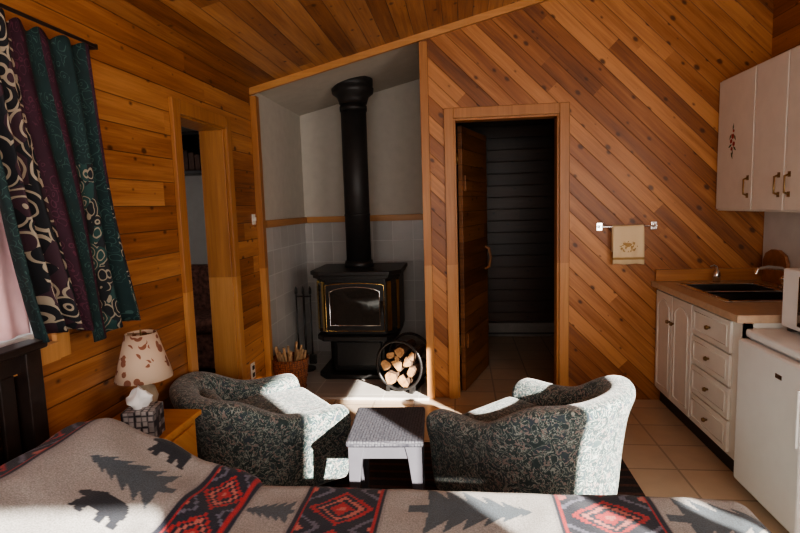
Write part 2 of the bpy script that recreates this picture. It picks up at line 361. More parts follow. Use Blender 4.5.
box("sofa_back",-3.4,-1.95,5.0,5.22,.42,.98,SM,g,bevel=.07,seg=3)
box("sofa_arm",-2.12,-1.93,4.5,5.2,.08,.66,SM,g,bevel=.06,seg=3)
box("sofa_arm_b",-3.45,-3.3,4.5,5.2,.08,.66,SM,g,bevel=.06,seg=3)
box("seat_cushion",-3.3,-2.12,4.5,5.0,.42,.56,SM,g,bevel=.05,seg=3)
boxes("feet",[(-3.35,-3.3,4.6,4.65,0,.08),(-2.05,-2.0,4.6,4.65,0,.08),(-3.35,-3.3,5.1,5.15,0,.08),(-2.05,-2.0,5.1,5.15,0,.08)],M_wd,g)
g=group("wall_outlet",(XL,3.84,.3)); box("cover",XL,XL+.008,3.80,3.875,.24,.36,M_white,g,bevel=.003); boxes("sockets",[(XL+.008,XL+.012,3.82,3.855,.255,.285),(XL+.008,XL+.012,3.82,3.855,.31,.34)],M_blackm,g)
g=group("light_switch",(XL,4.05,1.45)); box("cover",XL,XL+.008,4.0,4.06,1.39,1.47,M_white,g,bevel=.003); box("toggle",XL+.008,XL+.022,4.023,4.037,1.42,1.445,M_white,g)
# ------------------------------------------------------------------ stove
sx=-.91; g=group("wood_stove",(sx,4.8,.02))
def oct_(w,yf,yb,ch):
    return [(sx-w,yb),(sx+w,yb),(sx+w,yf+ch),(sx+w-ch*.75,yf),(sx-w+ch*.75,yf),(sx-w,yf+ch)]
def octp(nm,w,yf,yb,ch,z0,z1,m,bev=.006):
    o=prism(nm,[oct_(w,yf,yb,ch)],z0,z1,m,g,axis='z')
    md=o.modifiers.new("b",'BEVEL'); md.width=bev; md.segments=2; md.limit_method='ANGLE'
    return o
octp("floor_plate",.36,4.50,5.05,.1,.02,.06,M_black)
octp("pedestal",.27,4.62,5.0,.06,.06,.38,M_black)
box("ash_door",sx-.2,sx+.2,4.585,4.62,.11,.33,M_black,g,bevel=.01)
octp("ash_lip",.35,4.44,5.05,.1,.37,.41,M_black)
octp("firebox",.36,4.52,5.06,.13,.41,.90,M_black)
octp("top_trim",.38,4.46,5.1,.12,.90,.93,M_black)
octp("cook_top",.395,4.44,5.12,.12,.93,.965,M_black)
def arch(w,z0,z1,rise,n=10,cx=sx):
    P=[(cx-w,z0),(cx+w,z0),(cx+w,z1-rise)]
    for i in range(1,n):
        t=i/n; x=cx+w-2*w*t; P.append((x,z1-rise+rise*math.sin(math.pi*t)**.6))
    P.append((cx-w,z1-rise)); return P
prism("door_frame",[arch(.258,.44,.87,.02)],4.485,4.52,M_black,g)
prism("door_glass",[arch(.215,.50,.83,.04)],4.478,4.486,M_glass,g)
tube("glass_outline",[(x,4.476,z) for x,z in arch(.215,.50,.83,.04)],.005,M_chrome,g,cyclic=True)
tube("door_outline",[(x,4.484,z) for x,z in arch(.252,.45,.862,.02)],.003,M_brass,g,cyclic=True)
tube("door_handle",[(sx+.24,4.48,.70),(sx+.24,4.44,.70),(sx+.24,4.43,.6)],.012,M_black,g)
for sgn in (-1,1):
    x1=sx+sgn*(.36-.0975*.98); x2=sx+sgn*.36
    a=Vector((x1,4.52,0)); b2=Vector((x2,4.65,0)); n=Vector((sgn*.8,-.6,0))*.010
    def pan(nm,t0,t1,z0,z1,mm,n=n,a=a,b2=b2):
        q0=a.lerp(b2,t0)+n; q1=a.lerp(b2,t1)+n
        V=[(q0.x,q0.y,z0),(q1.x,q1.y,z0),(q1.x,q1.y,z1),(q0.x,q0.y,z1),(q0.x-n.x,q0.y-n.y,z0),(q1.x-n.x,q1.y-n.y,z0),(q1.x-n.x,q1.y-n.y,z1),(q0.x-n.x,q0.y-n.y,z1)]
        mesh(nm,V,[(0,1,2,3),(4,7,6,5),(0,4,5,1),(1,5,6,2),(2,6,7,3),(3,7,4,0)],mm,g)
    pan("brass_strip_a",.04,.34,.44,.87,M_brass); pan("side_glass",.36,.74,.46,.85,M_glass); pan("brass_strip_b",.76,.96,.44,.87,M_brass)
cyl("flue_collar",(sx-.02,4.86,.96),(sx-.02,4.86,1.02),.135,.125,M_black,g)
cyl("stove_pipe",(sx-.02,4.86,1.0),(sx-.02,4.86,2.46),.112,.112,M_blackm,g,n=40)
cyl("pipe_joint",(sx-.02,4.86,1.42),(sx-.02,4.86,1.44),.116,.116,M_blackm,g,n=40)
cyl("pipe_joint_b",(sx-.02,4.86,2.34),(sx-.02,4.86,2.38),.12,.12,M_blackm,g,n=40)
lathe("ceiling_support",[(.12,2.40),(.13,2.43),(.14,2.46),(.18,2.49),(.185,2.53),(.175,2.54),(.18,2.56),(.18,2.61)],(sx-.02,4.86,0),M_blackm,g)
bx,by=-1.41,4.22
g=group("wicker_basket",(bx,by,.02))
lathe("basket_body",[(.105,.0),(.115,.02),(.135,.14),(.148,.25),(.155,.27),(.15,.28),(.138,.27),(.12,.12),(.1,.03)],(bx,by,.02),M_wick,g)
for i,z in enumerate((.03,.12,.2,.265)):
    tube("band_%d"%i,[(bx+(.114+z*.13)*math.cos(t*.26),by+(.114+z*.13)*math.sin(t*.26),.02+z) for t in range(24)],.008,M_wick,g,cyclic=True)
M_kind=simple("split_wood",(.50,.33,.18),.8,var=.35,scale=30)
for i in range(18):
    a=random.uniform(0,6.28); r=random.uniform(0,.07); p=Vector((bx+r*math.cos(a),by+r*math.sin(a),.07)); d=Vector((math.cos(a)*.25,math.sin(a)*.25,1)).normalized()
    cyl("kindling_%d"%i,p,p+d*random.uniform(.26,.34),.013,.011,M_kind,g,n=5,smooth=False)
g=group("fireplace_tool_set",(-1.44,4.78,.02))
cyl("stand_base",(-1.44,4.78,.02),(-1.44,4.78,.04),.08,.08,M_black,g); cyl("stand_rod",(-1.44,4.78,.04),(-1.44,4.78,.78),.008,.008,M_black,g)
boxes("stand_arm",[(-1.51,-1.37,4.772,4.788,.70,.712)],M_black,g)
for i,dx in enumerate((-.065,.0,.065)):
    cyl("tool_rod_%d"%i,(-1.44+dx,4.765,.12),(-1.44+dx,4.765,.72),.007,.007,M_black,g,n=8)
    lathe("tool_knob_%d"%i,[(.004,.72),(.014,.74),(.012,.78),(.003,.80)],(-1.44+dx,4.765,0),M_black,g,n=10)
box("shovel_blade",-1.54,-1.475,4.755,4.765,.08,.2,M_black,g); box("brush_head",-1.41,-1.34,4.75,4.78,.08,.17,M_black,g,bevel=.01)
g=group("firewood_rack",(-.475,4.32,.02),math.radians(-15)); g.scale=(.94,.94,.94)
R=.20; zc=.235
for k,y in enumerate((-.15,.13)):
    tube("hoop_%d"%k,[(R*math.cos(t*math.pi/30),y,zc+R*1.05*math.sin(t*math.pi/30)) for t in range(60)],.012,M_iron,g,local=True,cyclic=True)
for k,a in enumerate((-130,-90,-50)):
    r=math.radians(a); tube("crossbar_%d"%k,[(R*math.cos(r),-.15,zc+R*math.sin(r)),(R*math.cos(r),.13,zc+R*math.sin(r))],.008,M_iron,g,local=True)
boxes("feet",[(-.12,-.09,-.16,.15,0,.05),(.09,.12,-.16,.15,0,.05)],M_iron,g,local=True)
M_bark=simple("bark",(.09,.05,.03),.95,var=.5,scale=40,bump=.5)
m,nt,b=new_mat("cut_wood_end"); P=nd(nt,"ShaderNodeTexCoord").outputs["Object"]; nz=nd(nt,"ShaderNodeTexNoise",i_Vector=P,i_Scale=30.0,i_Distortion=1.0)
nt.links.new(ramp(nt,nz.outputs[0],[(.3,(.32,.15,.06)),(.7,(.58,.35,.17))]),b.inputs["Base Color"]); M_cut=m
logs=[(-.075,.12,.060,0),(.04,.105,.062,1),(.12,.185,.048,2),(-.125,.225,.05,0),(-.03,.225,.060,1),(.06,.265,.052,2),(-.085,.32,.045,1),(.01,.35,.048,0),(.115,.315,.04,2),(-.02,.29,.025,0)]
for i,(x,z,r,sh) in enumerate(logs):
    n=9;pts=[]
    for k in range(n):
        a=2*math.pi*k/n+i; rr=r*(.92+.12*math.sin(k*2.3+i)); 
        px,pz=rr*math.cos(a),rr*math.sin(a)
        if sh and pz*math.cos(i)+px*math.sin(i)>r*.35:
            s=(pz*math.cos(i)+px*math.sin(i))-r*.35; px-=s*math.sin(i); pz-=s*math.cos(i)
        pts.append((x+px,z+pz))
    dy=random.uniform(-.02,.02)
    V=[(p[0],-.15+dy,p[1]) for p in pts]+[(p[0],.15+dy,p[1]) for p in pts]
    Fc=[tuple(range(n)),tuple(range(2*n-1,n-1,-1))]+[(k,(k+1)%n,n+(k+1)%n,n+k) for k in range(n)]
    mesh("log_%d"%i,V,Fc,[M_bark,M_cut],g,local=True,midx=[1,1]+[0]*n,bevel=.003)
bake_rotation(g)
# ------------------------------------------------------------------ kitchen
g=group("base_cabinet",(1.7,3.5,0))
CX=1.40
boxes("carcass",[(CX+.02,XR-.01,2.89,4.12,.1,.68),(CX+.02,CX+.06,2.89,4.12,.68,.855),(CX+.02,XR-.01,2.89,2.91,.68,.855)],M_white,g)
box("toe_kick",CX+.05,XR-.01,2.92,4.12,0,.1,M_blackm,g)
def panel(nm,x,y0,y1,z0,z1,par,arched=False):
    box(nm,x-.018,x,y0,y1,z0,z1,M_white,par,bevel=.004)
    w=.045
    if arched:
        n=10;pts=[(x-.02,y0+w,z0+w),(x-.02,y1-w,z0+w),(x-.02,y1-w,z1-w-.05)]
        for i in range(1,n):
            t=i/n; pts.append((x-.02,y1-w-(y1-y0-2*w)*t,z1-w-.05+.05*math.sin(math.pi*t)))
        pts.append((x-.02,y0+w,z1-w-.05))
    else: pts=[(x-.02,y0+w*.7,z0+w*.7),(x-.02,y1-w*.7,z0+w*.7),(x-.02,y1-w*.7,z1-w*.7),(x-.02,y0+w*.7,z1-w*.7)]
    tube(nm+"_moulding",pts,.004,M_white,par,cyclic=True)
def knob(nm,x,y,z,par): 
    cyl(nm,(x,y,z),(x-.018,y,z),.006,.008,M_brassd,par,n=12); cyl(nm+"_cap",(x-.016,y,z),(x-.028,y,z),.014,.011,M_brassd,par,n=16)
X0=CX+.02
panel("door_a",X0,3.80,4.10,.12,.84,g,True); panel("door_b",X0,3.49,3.79,.12,.84,g,True)
knob("knob_a",X0-.018,3.83,.66,g); knob("knob_b",X0-.018,3.76,.66,g)
for i in range(4):
    z0=.12+i*.183; panel("drawer_%d"%i,X0,3.0,3.47,z0,z0+.173,g); knob("drawer_knob_%d"%i,X0-.018,3.235,z0+.087,g)
g=group("countertop",(1.75,3.5,.88))
SX0,SX1,SY0,SY1=1.50,1.98,3.25,3.92
boxes("slab",[(CX-.02,SX0,2.87,4.125,.86,.9),(SX1,XR-.008,2.87,4.125,.86,.9),(SX0,SX1,2.87,SY0,.86,.9),(SX0,SX1,SY1,4.125,.86,.9)],M_counter,g)
box("backsplash",CX,XR-.008,4.105,4.127,.9,.985,W_trimh,g,bevel=.003)
box("front_edge",CX-.026,CX-.02,2.87,4.125,.862,.9,M_counter,g)
g=group("kitchen_sink",(1.74,3.58,.9))
boxes("rim",[(SX0-.02,SX0+.02,SY0-.02,SY1+.02,.9,.907),(SX1-.02,SX1+.02,SY0-.02,SY1+.02,.9,.907),(SX0,SX1,SY0-.02,SY0+.02,.9,.907),(SX0,SX1,SY1-.02,SY1+.02,.9,.907),(SX0,SX1,3.575,3.595,.89,.907)],M_chrome,g,bevel=.003)
boxes("bowls",[(SX0,SX1,SY0,SY1,.72,.725),(SX0,SX0+.005,SY0,SY1,.72,.9),(SX1-.005,SX1,SY0,SY1,.72,.9),(SX0,SX1,SY0,SY0+.005,.72,.9),(SX0,SX1,SY1-.005,SY1,.72,.9),(SX0,SX1,3.58,3.59,.72,.9)],M_steel,g)
g=group("kitchen_faucet",(2.05,3.62,.9))
box("deck",2.02,2.075,3.5,3.74,.9,.915,M_chrome,g,bevel=.006)
tube("spout",[(2.05,3.62,.91),(2.05,3.62,.97),(2.03,3.62,1.01),(1.98,3.62,1.04),(1.90,3.62,1.05),(1.84,3.62,1.04),(1.83,3.62,1.01)],.012,M_chrome,g)
for i,y in enumerate((3.53,3.71)): lathe("tap_%d"%i,[(.02,0),(.018,.03),(.026,.04),(.026,.06),(.01,.07)],(2.05,y,.915),M_chrome,g,n=16)
lathe("lever",[(.026,0),(.03,.03),(.02,.06),(.008,.07)],(2.05,3.62,.95),M_chrome,g,n=16)
g=group("soap_dispenser",(1.78,4.03,.9)); lathe("body",[(.024,0),(.026,.05),(.02,.08),(.008,.09),(.008,.11)],(1.78,4.03,.9),M_chrome,g,n=20); tube("nozzle",[(1.78,4.03,1.01),(1.76,4.03,1.02),(1.735,4.03,1.012)],.006,M_chrome,g)
g=group("cutting_board",(2.1,3.92,1.0))
prism("board",[[(3.78+.0,.902),(4.06,.902),(4.06,1.05),(4.03,1.1),(3.96,1.13),(3.88,1.13),(3.81,1.1),(3.78,1.05)]],2.095,2.118,simple("board_wood",(.3,.13,.06),.5,var=.3),g,axis='x')
g=group("upper_cabinet",(1.95,3.3,1.85))
UX=1.81
box("carcass",UX,XR-.003,2.3,4.12,1.40,2.29,M_white,g,bevel=.002)
ys=[4.11,3.63,3.29,2.95,2.62,2.31]
for i in range(5):
    box("door_%d"%i,UX-.02,UX,ys[i+1]+.005,ys[i]-.005,1.41,2.28,M_white,g,bevel=.006)
def pull(nm,y):
    tube(nm,[(UX-.02,y,1.50),(UX-.045,y,1.51),(UX-.045,y,1.60),(UX-.02,y,1.61)],.006,M_brassd,g)
    boxes(nm+"_plate",[(UX-.023,UX-.02,y-.012,y+.012,1.485,1.515),(UX-.023,UX-.02,y-.012,y+.012,1.595,1.625)],M_brassd,g)
for i,y in enumerate((3.68,3.34,3.24,2.66)): pull("pull_%d"%i,y)
M_red=simple("paint_red",(.35,.03,.02),.5); M_grn=simple("paint_green",(.05,.10,.03),.5)
fx=UX-.0215
for i,(dy,dz,r,mm) in enumerate([(0,.05,.018,M_red),(.02,.02,.015,M_red),(-.015,.0,.016,M_red),(.01,-.03,.013,M_red),(-.01,.085,.01,M_red)]):
    cyl("flower_%d"%i,(fx+.001,3.89+dy,1.84+dz),(fx-.001,3.89+dy,1.84+dz),r,r,mm,g,n=6)
for i,(dy,dz,a) in enumerate([(.03,.05,.6),(-.03,.04,-.6),(.03,-.01,1.2),(-.03,-.03,-.9),(0,-.06,.2),(.005,-.075,-.5),(-.005,.11,.2)]):
    L=[(-.009,0),(0,.026),(.009,0),(0,-.026)]; V=[(fx-.0005,3.89+dy+p*math.cos(a)-q*math.sin(a),1.84+dz+p*math.sin(a)+q*math.cos(a)) for p,q in L]
    mesh("leaf_%d"%i,V,[(0,1,2,3)],M_grn,g)
box("wall_right_backsplash",XR-.006,XR,2.2,4.12,.9,1.40,M_white_wall)
g=group("mini_fridge",(1.7,2.56,0))
box("fridge_body",1.42,2.0,2.31,2.84,.03,.80,M_fridge,g,bevel=.008)
box("fridge_top",1.40,2.01,2.30,2.845,.80,.84,M_fridge,g,bevel=.012,seg=3)
box("fridge_door",1.365,1.415,2.305,2.84,.06,.795,M_fridge,g,bevel=.014,seg=3)
boxes("feet",[(1.45,1.49,2.33,2.37,0,.03),(1.45,1.49,2.78,2.82,0,.03),(1.93,1.97,2.33,2.37,0,.03),(1.93,1.97,2.78,2.82,0,.03)],M_blackm,g)
box("badge",1.362,1.366,2.45,2.5,.70,.72,M_chrome,g)
box("door_grip",1.355,1.366,2.32,2.34,.45,.7,M_fridge,g,bevel=.004)
g=group("microwave_oven",(1.75,2.57,.84))
box("case",1.55,2.0,2.33,2.82,.86,1.145,M_fridge,g,bevel=.01)
box("glass_door",1.542,1.55,2.45,2.68,.885,1.12,M_glass,g,bevel=.003)
box("control_panel",1.544,1.55,2.345,2.44,.885,1.12,M_fridge,g)
boxes("feet",[(1.57,1.6,2.35,2.38,.84,.86),(1.57,1.6,2.77,2.8,.84,.86),(1.95,1.98,2.35,2.38,.84,.86),(1.95,1.98,2.77,2.8,.84,.86)],M_blackm,g)
g=group("towel_rail",(1.19,4.1,1.3))
tube("rail",[(1.0,4.075,1.305),(1.38,4.075,1.305)],.006,M_chrome,g)
for i,x in enumerate((1.0,1.38)):
    box("mount_%d"%i,x-.022,x+.022,4.115,4.13,1.275,1.335,M_chrome,g,bevel=.004); cyl("arm_%d"%i,(x,4.07,1.305),(x,4.12,1.305),.009,.012,M_chrome,g,n=12)
m,nt,b=new_mat("towel_cloth"); P=nd(nt,"ShaderNodeTexCoord").outputs["Object"]
mp=nd(nt,"ShaderNodeMapping",i_Vector=P); mp.inputs["Location"].default_value=(-1.187,0,-1.16)
sp=nd(nt,"ShaderNodeSeparateXYZ"); nt.links.new(mp.outputs[0],sp.inputs[0])
rr=math_(nt,'ADD',math_(nt,'POWER',math_(nt,'ABSOLUTE',math_(nt,'DIVIDE',sp.outputs[0],.065)),2.0),math_(nt,'POWER',math_(nt,'ABSOLUTE',math_(nt,'DIVIDE',sp.outputs[2],.04)),2.0))
nz=nd(nt,"ShaderNodeTexNoise",i_Vector=P,i_Scale=60.0)
inn=math_(nt,'MULTIPLY',math_(nt,'LESS_THAN',rr,1.0),math_(nt,'GREATER_THAN',nz.outputs[0],.5))
bd=math_(nt,'LESS_THAN',math_(nt,'ABSOLUTE',math_(nt,'ADD',sp.outputs[2],.085)),.008)
cc=mixc(nt,math_(nt,'MAXIMUM',inn,bd),(.78,.62,.40),(.42,.26,.10)); nt.links.new(cc,b.inputs["Base Color"]); b.inputs["Roughness"].default_value=.95
M_tow=m
V=[];Fc=[];nx=16;prof=[(4.05,1.035),(4.052,1.12),(4.055,1.2),(4.06,1.28),(4.064,1.305),(4.075,1.316),(4.086,1.305),(4.09,1.28),(4.092,1.2),(4.094,1.12)]
for (y,z) in prof:
    for i in range(nx+1): V.append((1.08+.215*i/nx,y+.004*math.sin(i*1.1)*(1.32-z)*5,z+(.003*math.sin(i*.7) if z<1.1 else 0)))
for k in range(len(prof)-1):
    for i in range(nx): a=k*(nx+1)+i; Fc.append((a,a+1,a+nx+2,a+nx+1))
o=mesh("hand_towel",V,Fc,M_tow,smooth=True); sd=o.modifiers.new("s",'SOLIDIFY'); sd.thickness=.004
box("area_rug",-1.2,.90,1.75,3.3,.0,.012,M_rug,bevel=.004)
# ------------------------------------------------------------------ tub chairs
def tub_chair(loc,rot,name,sc=1.0,ah=.515,bh=.155):
    g=group(name,loc,rot); g.scale=(sc,sc,1)
    W=.35;path=[]
    for y in (.38,.36,.24,.12): path.append((W,y,Vector((1,0))))
    N=18
    for i in range(N+1):
        a=math.pi*i/N; c,s=math.cos(a),math.sin(a)
        e=.8; x=W*math.copysign(abs(c)**e,c); y=-.38*abs(s)**e
        path.append((x,y,Vector((c,-s)).normalized()))
    for y in (.12,.24,.36,.38): path.append((-W,y,Vector((-1,0))))
    K=len(path);V=[];Fc=[]
    for i,(x,y,n) in enumerate(path):
        t=max(0,min(1,(.06-y)/.34)); t=t*t*(3-2*t)
        h=ah+bh*t
        if i in (0,K-1): h-=.03
        lean=.035*t
        tk=.055
        sec=[(tk-.015,.06),(tk+.0,.2),(tk+.01,.34),(tk+.02+lean*.5,h-.12),(tk+.04+lean,h-.055),(tk+.035+lean,h-.015),(tk+.005+lean,h),(-tk*.5+lean,h-.004),(-tk-.01+lean,h-.04),(-tk-.01+lean*.5,h-.12),(-tk-.005,.34),(-tk,.06)]
        for off,z in sec: V.append((x+n.x*off,y+n.y*off,z))
    q=12
    for i in range(K-1):
        for k in range(q):
            k2=(k+1)%q; Fc.append((i*q+k,i*q+k2,(i+1)*q+k2,(i+1)*q+k))
    Fc.append(tuple(range(q))); Fc.append(tuple(range((K-1)*q+q-1,(K-1)*q-1,-1)))
    mesh("wraparound_back",V,Fc,M_fab,g,local=True,smooth=True,subsurf=2)
    box("seat_base",-.31,.31,-.3,.36,.08,.30,M_fab,g,local=True,bevel=.03,seg=3)
    box("seat_cushion",-.295,.295,-.28,.40,.295,.42,M_fab,g,local=True,bevel=.05,seg=4)
    box("back_pad",-.24,.24,-.34,-.22,.41,ah+bh-.07,M_fab,g,local=True,bevel=.05,seg=4)
    for i,(x,y) in enumerate(((.3,.3),(-.3,.3),(.24,-.27),(-.24,-.27))): cyl("leg_%d"%i,(x,y,.012),(x,y,.09),.018,.025,M_wd,g,n=12,local=True)
    bake_rotation(g)
    return g
c1=tub_chair((.325,2.62,0),math.radians(46),"tub_chair",.90,.505,.155)
c2=tub_chair((-1.095,2.76,0),math.radians(-50),"tub_chair.001",.90,.48,.135)
# ------------------------------------------------------------------ side table
g=group("patio_side_table",(-.36,2.45,0),math.radians(3))
box("top",-.172,.172,-.21,.21,.455,.485,M_ptab,g,local=True,bevel=.012,seg=3)
boxes("apron",[(-.155,.155,-.195,-.18,.40,.456),(-.155,.155,.18,.195,.40,.456),(-.155,-.14,-.18,.18,.40,.456),(.14,.155,-.18,.18,.40,.456)],M_pleg,g,local=True,bevel=.003)
for i,(sx_,sy_) in enumerate(((1,1),(1,-1),(-1,1),(-1,-1))):
    V=[]
    for z,w in ((.012,.034),(.25,.042),(.40,.062),(.456,.075)):
        x1=sx_*.162;y1=sy_*.20
        for ax_,ay_ in ((0,0),(1,0),(1,1),(0,1)): V.append((x1-sx_*ax_*w,y1-sy_*ay_*w,z))
    Fc=[(0,1,2,3),(15,14,13,12)]
    for k in range(3):
        for j in range(4): Fc.append((k*4+j,k*4+(j+1)%4,(k+1)*4+(j+1)%4,(k+1)*4+j))
    mesh("leg_%d"%i,V,Fc,M_pleg,g,local=True,bevel=.004)
bake_rotation(g)
# ------------------------------------------------------------------ nightstand, lamp, tissue box
g=group("nightstand",(-1.39,2.1,0))
box("top",-1.565,-1.20,1.86,2.30,.575,.60,W_pine,g,bevel=.006)
box("body",-1.55,-1.225,1.88,2.28,.12,.575,W_pine,g,bevel=.003)
box("drawer_front",-1.225,-1.21,1.91,2.25,.40,.55,W_pine,g,bevel=.005); box("lower_door",-1.225,-1.21,1.91,2.25,.15,.38,W_pine,g,bevel=.005)
cyl("drawer_knob",(-1.21,2.09,.475),(-1.185,2.09,.475),.008,.014,M_brassd,g,n=12)
boxes("legs",[(-1.55,-1.51,1.88,1.92,0,.12),(-1.265,-1.225,1.88,1.92,0,.12),(-1.55,-1.51,2.24,2.28,0,.12),(-1.265,-1.225,2.24,2.28,0,.12)],W_pine,g)
lx,ly=-1.395,2.185
g=group("table_lamp",(lx,ly,.6))
lathe("lamp_base",[(.055,0),(.06,.012),(.03,.03),(.04,.06),(.052,.1),(.04,.14),(.015,.16),(.012,.2)],(lx,ly,.6),simple("lamp_ceramic",(.35,.28,.2),.3),g)
m,nt,b=new_mat("lampshade_cloth"); P=nd(nt,"ShaderNodeTexCoord").outputs["Object"]
vo=nd(nt,"ShaderNodeTexVoronoi",i_Vector=P,i_Scale=24.0); nz=nd(nt,"ShaderNodeTexNoise",i_Vector=P,i_Scale=11.0)
lf=math_(nt,'MULTIPLY',math_(nt,'LESS_THAN',vo.outputs["Distance"],.42),math_(nt,'GREATER_THAN',nz.outputs[0],.48))
nt.links.new(mixc(nt,lf,(.58,.44,.33),(.25,.10,.06)),b.inputs["Base Color"]); b.inputs["Roughness"].default_value=.9
M_shade=m
V=[];Fc=[];n=40
for r,z in ((.12,.785),(.096,.87),(.064,.985)):
    for i in range(n): t=2*math.pi*i/n; V.append((lx+r*math.cos(t),ly+r*math.sin(t),z))
for k in range(2):
    for i in range(n): j=(i+1)%n; Fc.append((k*n+i,k*n+j,(k+1)*n+j,(k+1)*n+i))
o=mesh("lamp_shade",V,Fc,M_shade,g,smooth=True); sd=o.modifiers.new("s",'SOLIDIFY'); sd.thickness=.002
tube("harp",[(lx,ly,.78),(lx,ly,.985),(lx,ly,1.0)],.004,M_brassd,g)
boxes("shade_spider",[(lx-.064,lx+.064,ly-.002,ly+.002,.978,.982)],M_brassd,g)
lathe("bulb",[(.012,.79),(.026,.83),(.028,.86),(.012,.885)],(lx,ly,0),M_white,g,n=16)
tx,ty=-1.29,1.99
g=group("tissue_box",(tx,ty,.6),math.radians(12))
box("carton",-.062,.062,-.062,.062,0,.125,M_tiss,g,local=True,bevel=.003)
V=[];Fc=[];n=24;rings=[(.022,.12),(.035,.145),(.045,.165),(.032,.185),(.012,.19)]
for ri,(r,z) in enumerate(rings):
    for i in range(n):
        t=2*math.pi*i/n; w=1+.35*math.sin(t*3+ri)+.2*math.sin(t*5+2*ri); V.append((r*w*math.cos(t)-.01,r*w*math.sin(t),z+.018*math.sin(t*2+ri)*ri/3))
for k in range(len(rings)-1):
    for i in range(n): j=(i+1)%n; Fc.append((k*n+i,k*n+j,(k+1)*n+j,(k+1)*n+i))
Fc.append(tuple((len(rings)-1)*n+i for i in range(n)))
mesh("tissue",V,Fc,simple("tissue_paper",(.8,.8,.8),.9,var=.02),g,local=True,smooth=True)
# ------------------------------------------------------------------ curtains
def curtain(name,yt0,yt1,yb0,yb1,zt_,zb_,xo,waves,amp,mats,pick,hem=lambda s:0):
    NS,NT=110,30; V=[];Fc=[];mi=[];uv=[]
    for j in range(NT+1):
        t=j/NT
        for i in range(NS+1):
            s=i/NS
            e=t**1.2
            y=(yt0+(yt1-yt0)*s)*(1-e)+(yb0+(yb1-yb0)*s)*e
            a=amp*(.45+.55*t)*(.6+.4*math.sin(s*7+1))
            ph=s*waves*2*math.pi+.5*t+.8*math.sin(s*5)
            x=XL+xo+a*math.sin(ph)+.012*math.sin(9*s+5*t)
            y+=.35*a*math.cos(ph)
            z=zt_+(zb_+hem(s)-zt_)*t+(.014*math.sin(ph*1.0+1) if j==0 else 0)
            V.append((x,y,z)); uv.append((s*1.1,t*1.2))
    for j in range(NT):
        for i in range(NS):
            a=j*(NS+1)+i; Fc.append((a,a+1,a+NS+2,a+NS+1)); mi.append(pick((i+.5)/NS,(j+.5)/NT))
    o=mesh(name,V,Fc,mats,None,smooth=True,midx=mi)
    ul=o.data.uv_layers.new(name="UVMap")
    for lp in o.data.loops: ul.data[lp.index].uv=uv[lp.vertex_index]
    sd=o.modifiers.new("s",'SOLIDIFY'); sd.thickness=.003
    return o
def pk(s,t):
    if s<.10: return 0
    if s<.38: return 1
    if s<.48: return 2
    if s<.58: return 0
    if s<.64: return 2
    if s<.82: return 3 if t>.4 else 0
    if s<.89: return 0
    return 3 if t>.45 else 2
curtain("window_curtain",1.46,2.08,1.67,2.25,2.14,1.09,.14,7,.045,[C_teal,C_swirl,C_burg,C_mix],pk,hem=lambda s:(-.02 if s<.5 else -.07)+.02*math.sin(s*9))
M_pink=simple("pink_cloth",(.80,.52,.55),.8,var=.08)
curtain("sheer_curtain",.9,1.68,.9,1.70,2.1,1.10,.075,6,.014,[M_pink],lambda s,t:0)
g=group("curtain_rod",(XL+.14,1.2,2.17)); tube("rod",[(XL+.14,.3,2.17),(XL+.14,2.11,2.17)],.007,M_wd,g); box("bracket",XL,XL+.14,2.115,2.13,2.16,2.18,M_wd,g)
# ------------------------------------------------------------------ bed
g=group("bed",(-.3,.85,0))
box("frame",-1.5,.78,.15,1.55,.16,.30,M_wd,g,bevel=.01)
box("mattress",-1.48,.79,.14,1.575,.30,.585,simple("mattress_ticking",(.55,.53,.5),.9),g,bevel=.05,seg=4)
boxes("bed_legs",[(-1.48,-1.42,.17,.23,0,.16),(-1.48,-1.42,1.47,1.53,0,.16),(.7,.76,.17,.23,0,.16),(.7,.76,1.47,1.53,0,.16)],M_wd,g)
hb=[(-1.565,-1.535,.05,1.75,.96,1.05),(-1.565,-1.535,.05,1.75,.35,.44),(-1.57,-1.51,1.69,1.76,0,1.03),(-1.57,-1.51,.03,.10,0,1.03)]
y=.16
while y<1.66: hb.append((-1.56,-1.54,y,y+.06,.44,.96)); y+=.085
boxes("headboard",hb,M_wd,g,bevel=.004); box("headboard_cap",-1.575,-1.495,.01,1.78,1.03,1.06,M_wd,g,bevel=.008)
XE,YE,YN=.84,1.655,.08
def smoothpts(x,pts):
    if x<=pts[0][0]: return pts[0][1]
    for (a,b_),(c,d_) in zip(pts,pts[1:]):
        if x<=c:
            t=(x-a)/(c-a); t=t*t*(3-2*t)*.5+t*.5; return b_+(d_-b_)*t
    return pts[-1][1]
PB=[(-1.52,.05),(-1.42,.10),(-1.28,.195),(-1.18,.205),(-1.0,.14),(-.85,.075),(-.74,.04),(-.68,.025),(-.655,0)]
def prof_edge(s,R):
    if s<=0: return s,0
    q=R*math.pi/2
    if s<q: a=s/R; return R*math.sin(a),R*(1-math.cos(a))
    return R+.0,R+(s-q)
us=[];u_=-1.52
while u_<XE+.02: us.append(u_); u_+=.0045
while u_<XE+.50: us.append(u_); u_+=.02
vs=[];v_=YN-.35
while v_<1.10: vs.append(v_); v_+=.03
while v_<YE+.08: vs.append(v_); v_+=.0042
while v_<YE+.5: vs.append(v_); v_+=.015
def inpoly(x,y,P):
    c=False;j=len(P)-1
    for i in range(len(P)):
        if (P[i][1]>y)!=(P[j][1]>y) and x<(P[j][0]-P[i][0])*(y-P[i][1])/(P[j][1]-P[i][1])+P[i][0]: c=not c
        j=i
    return c
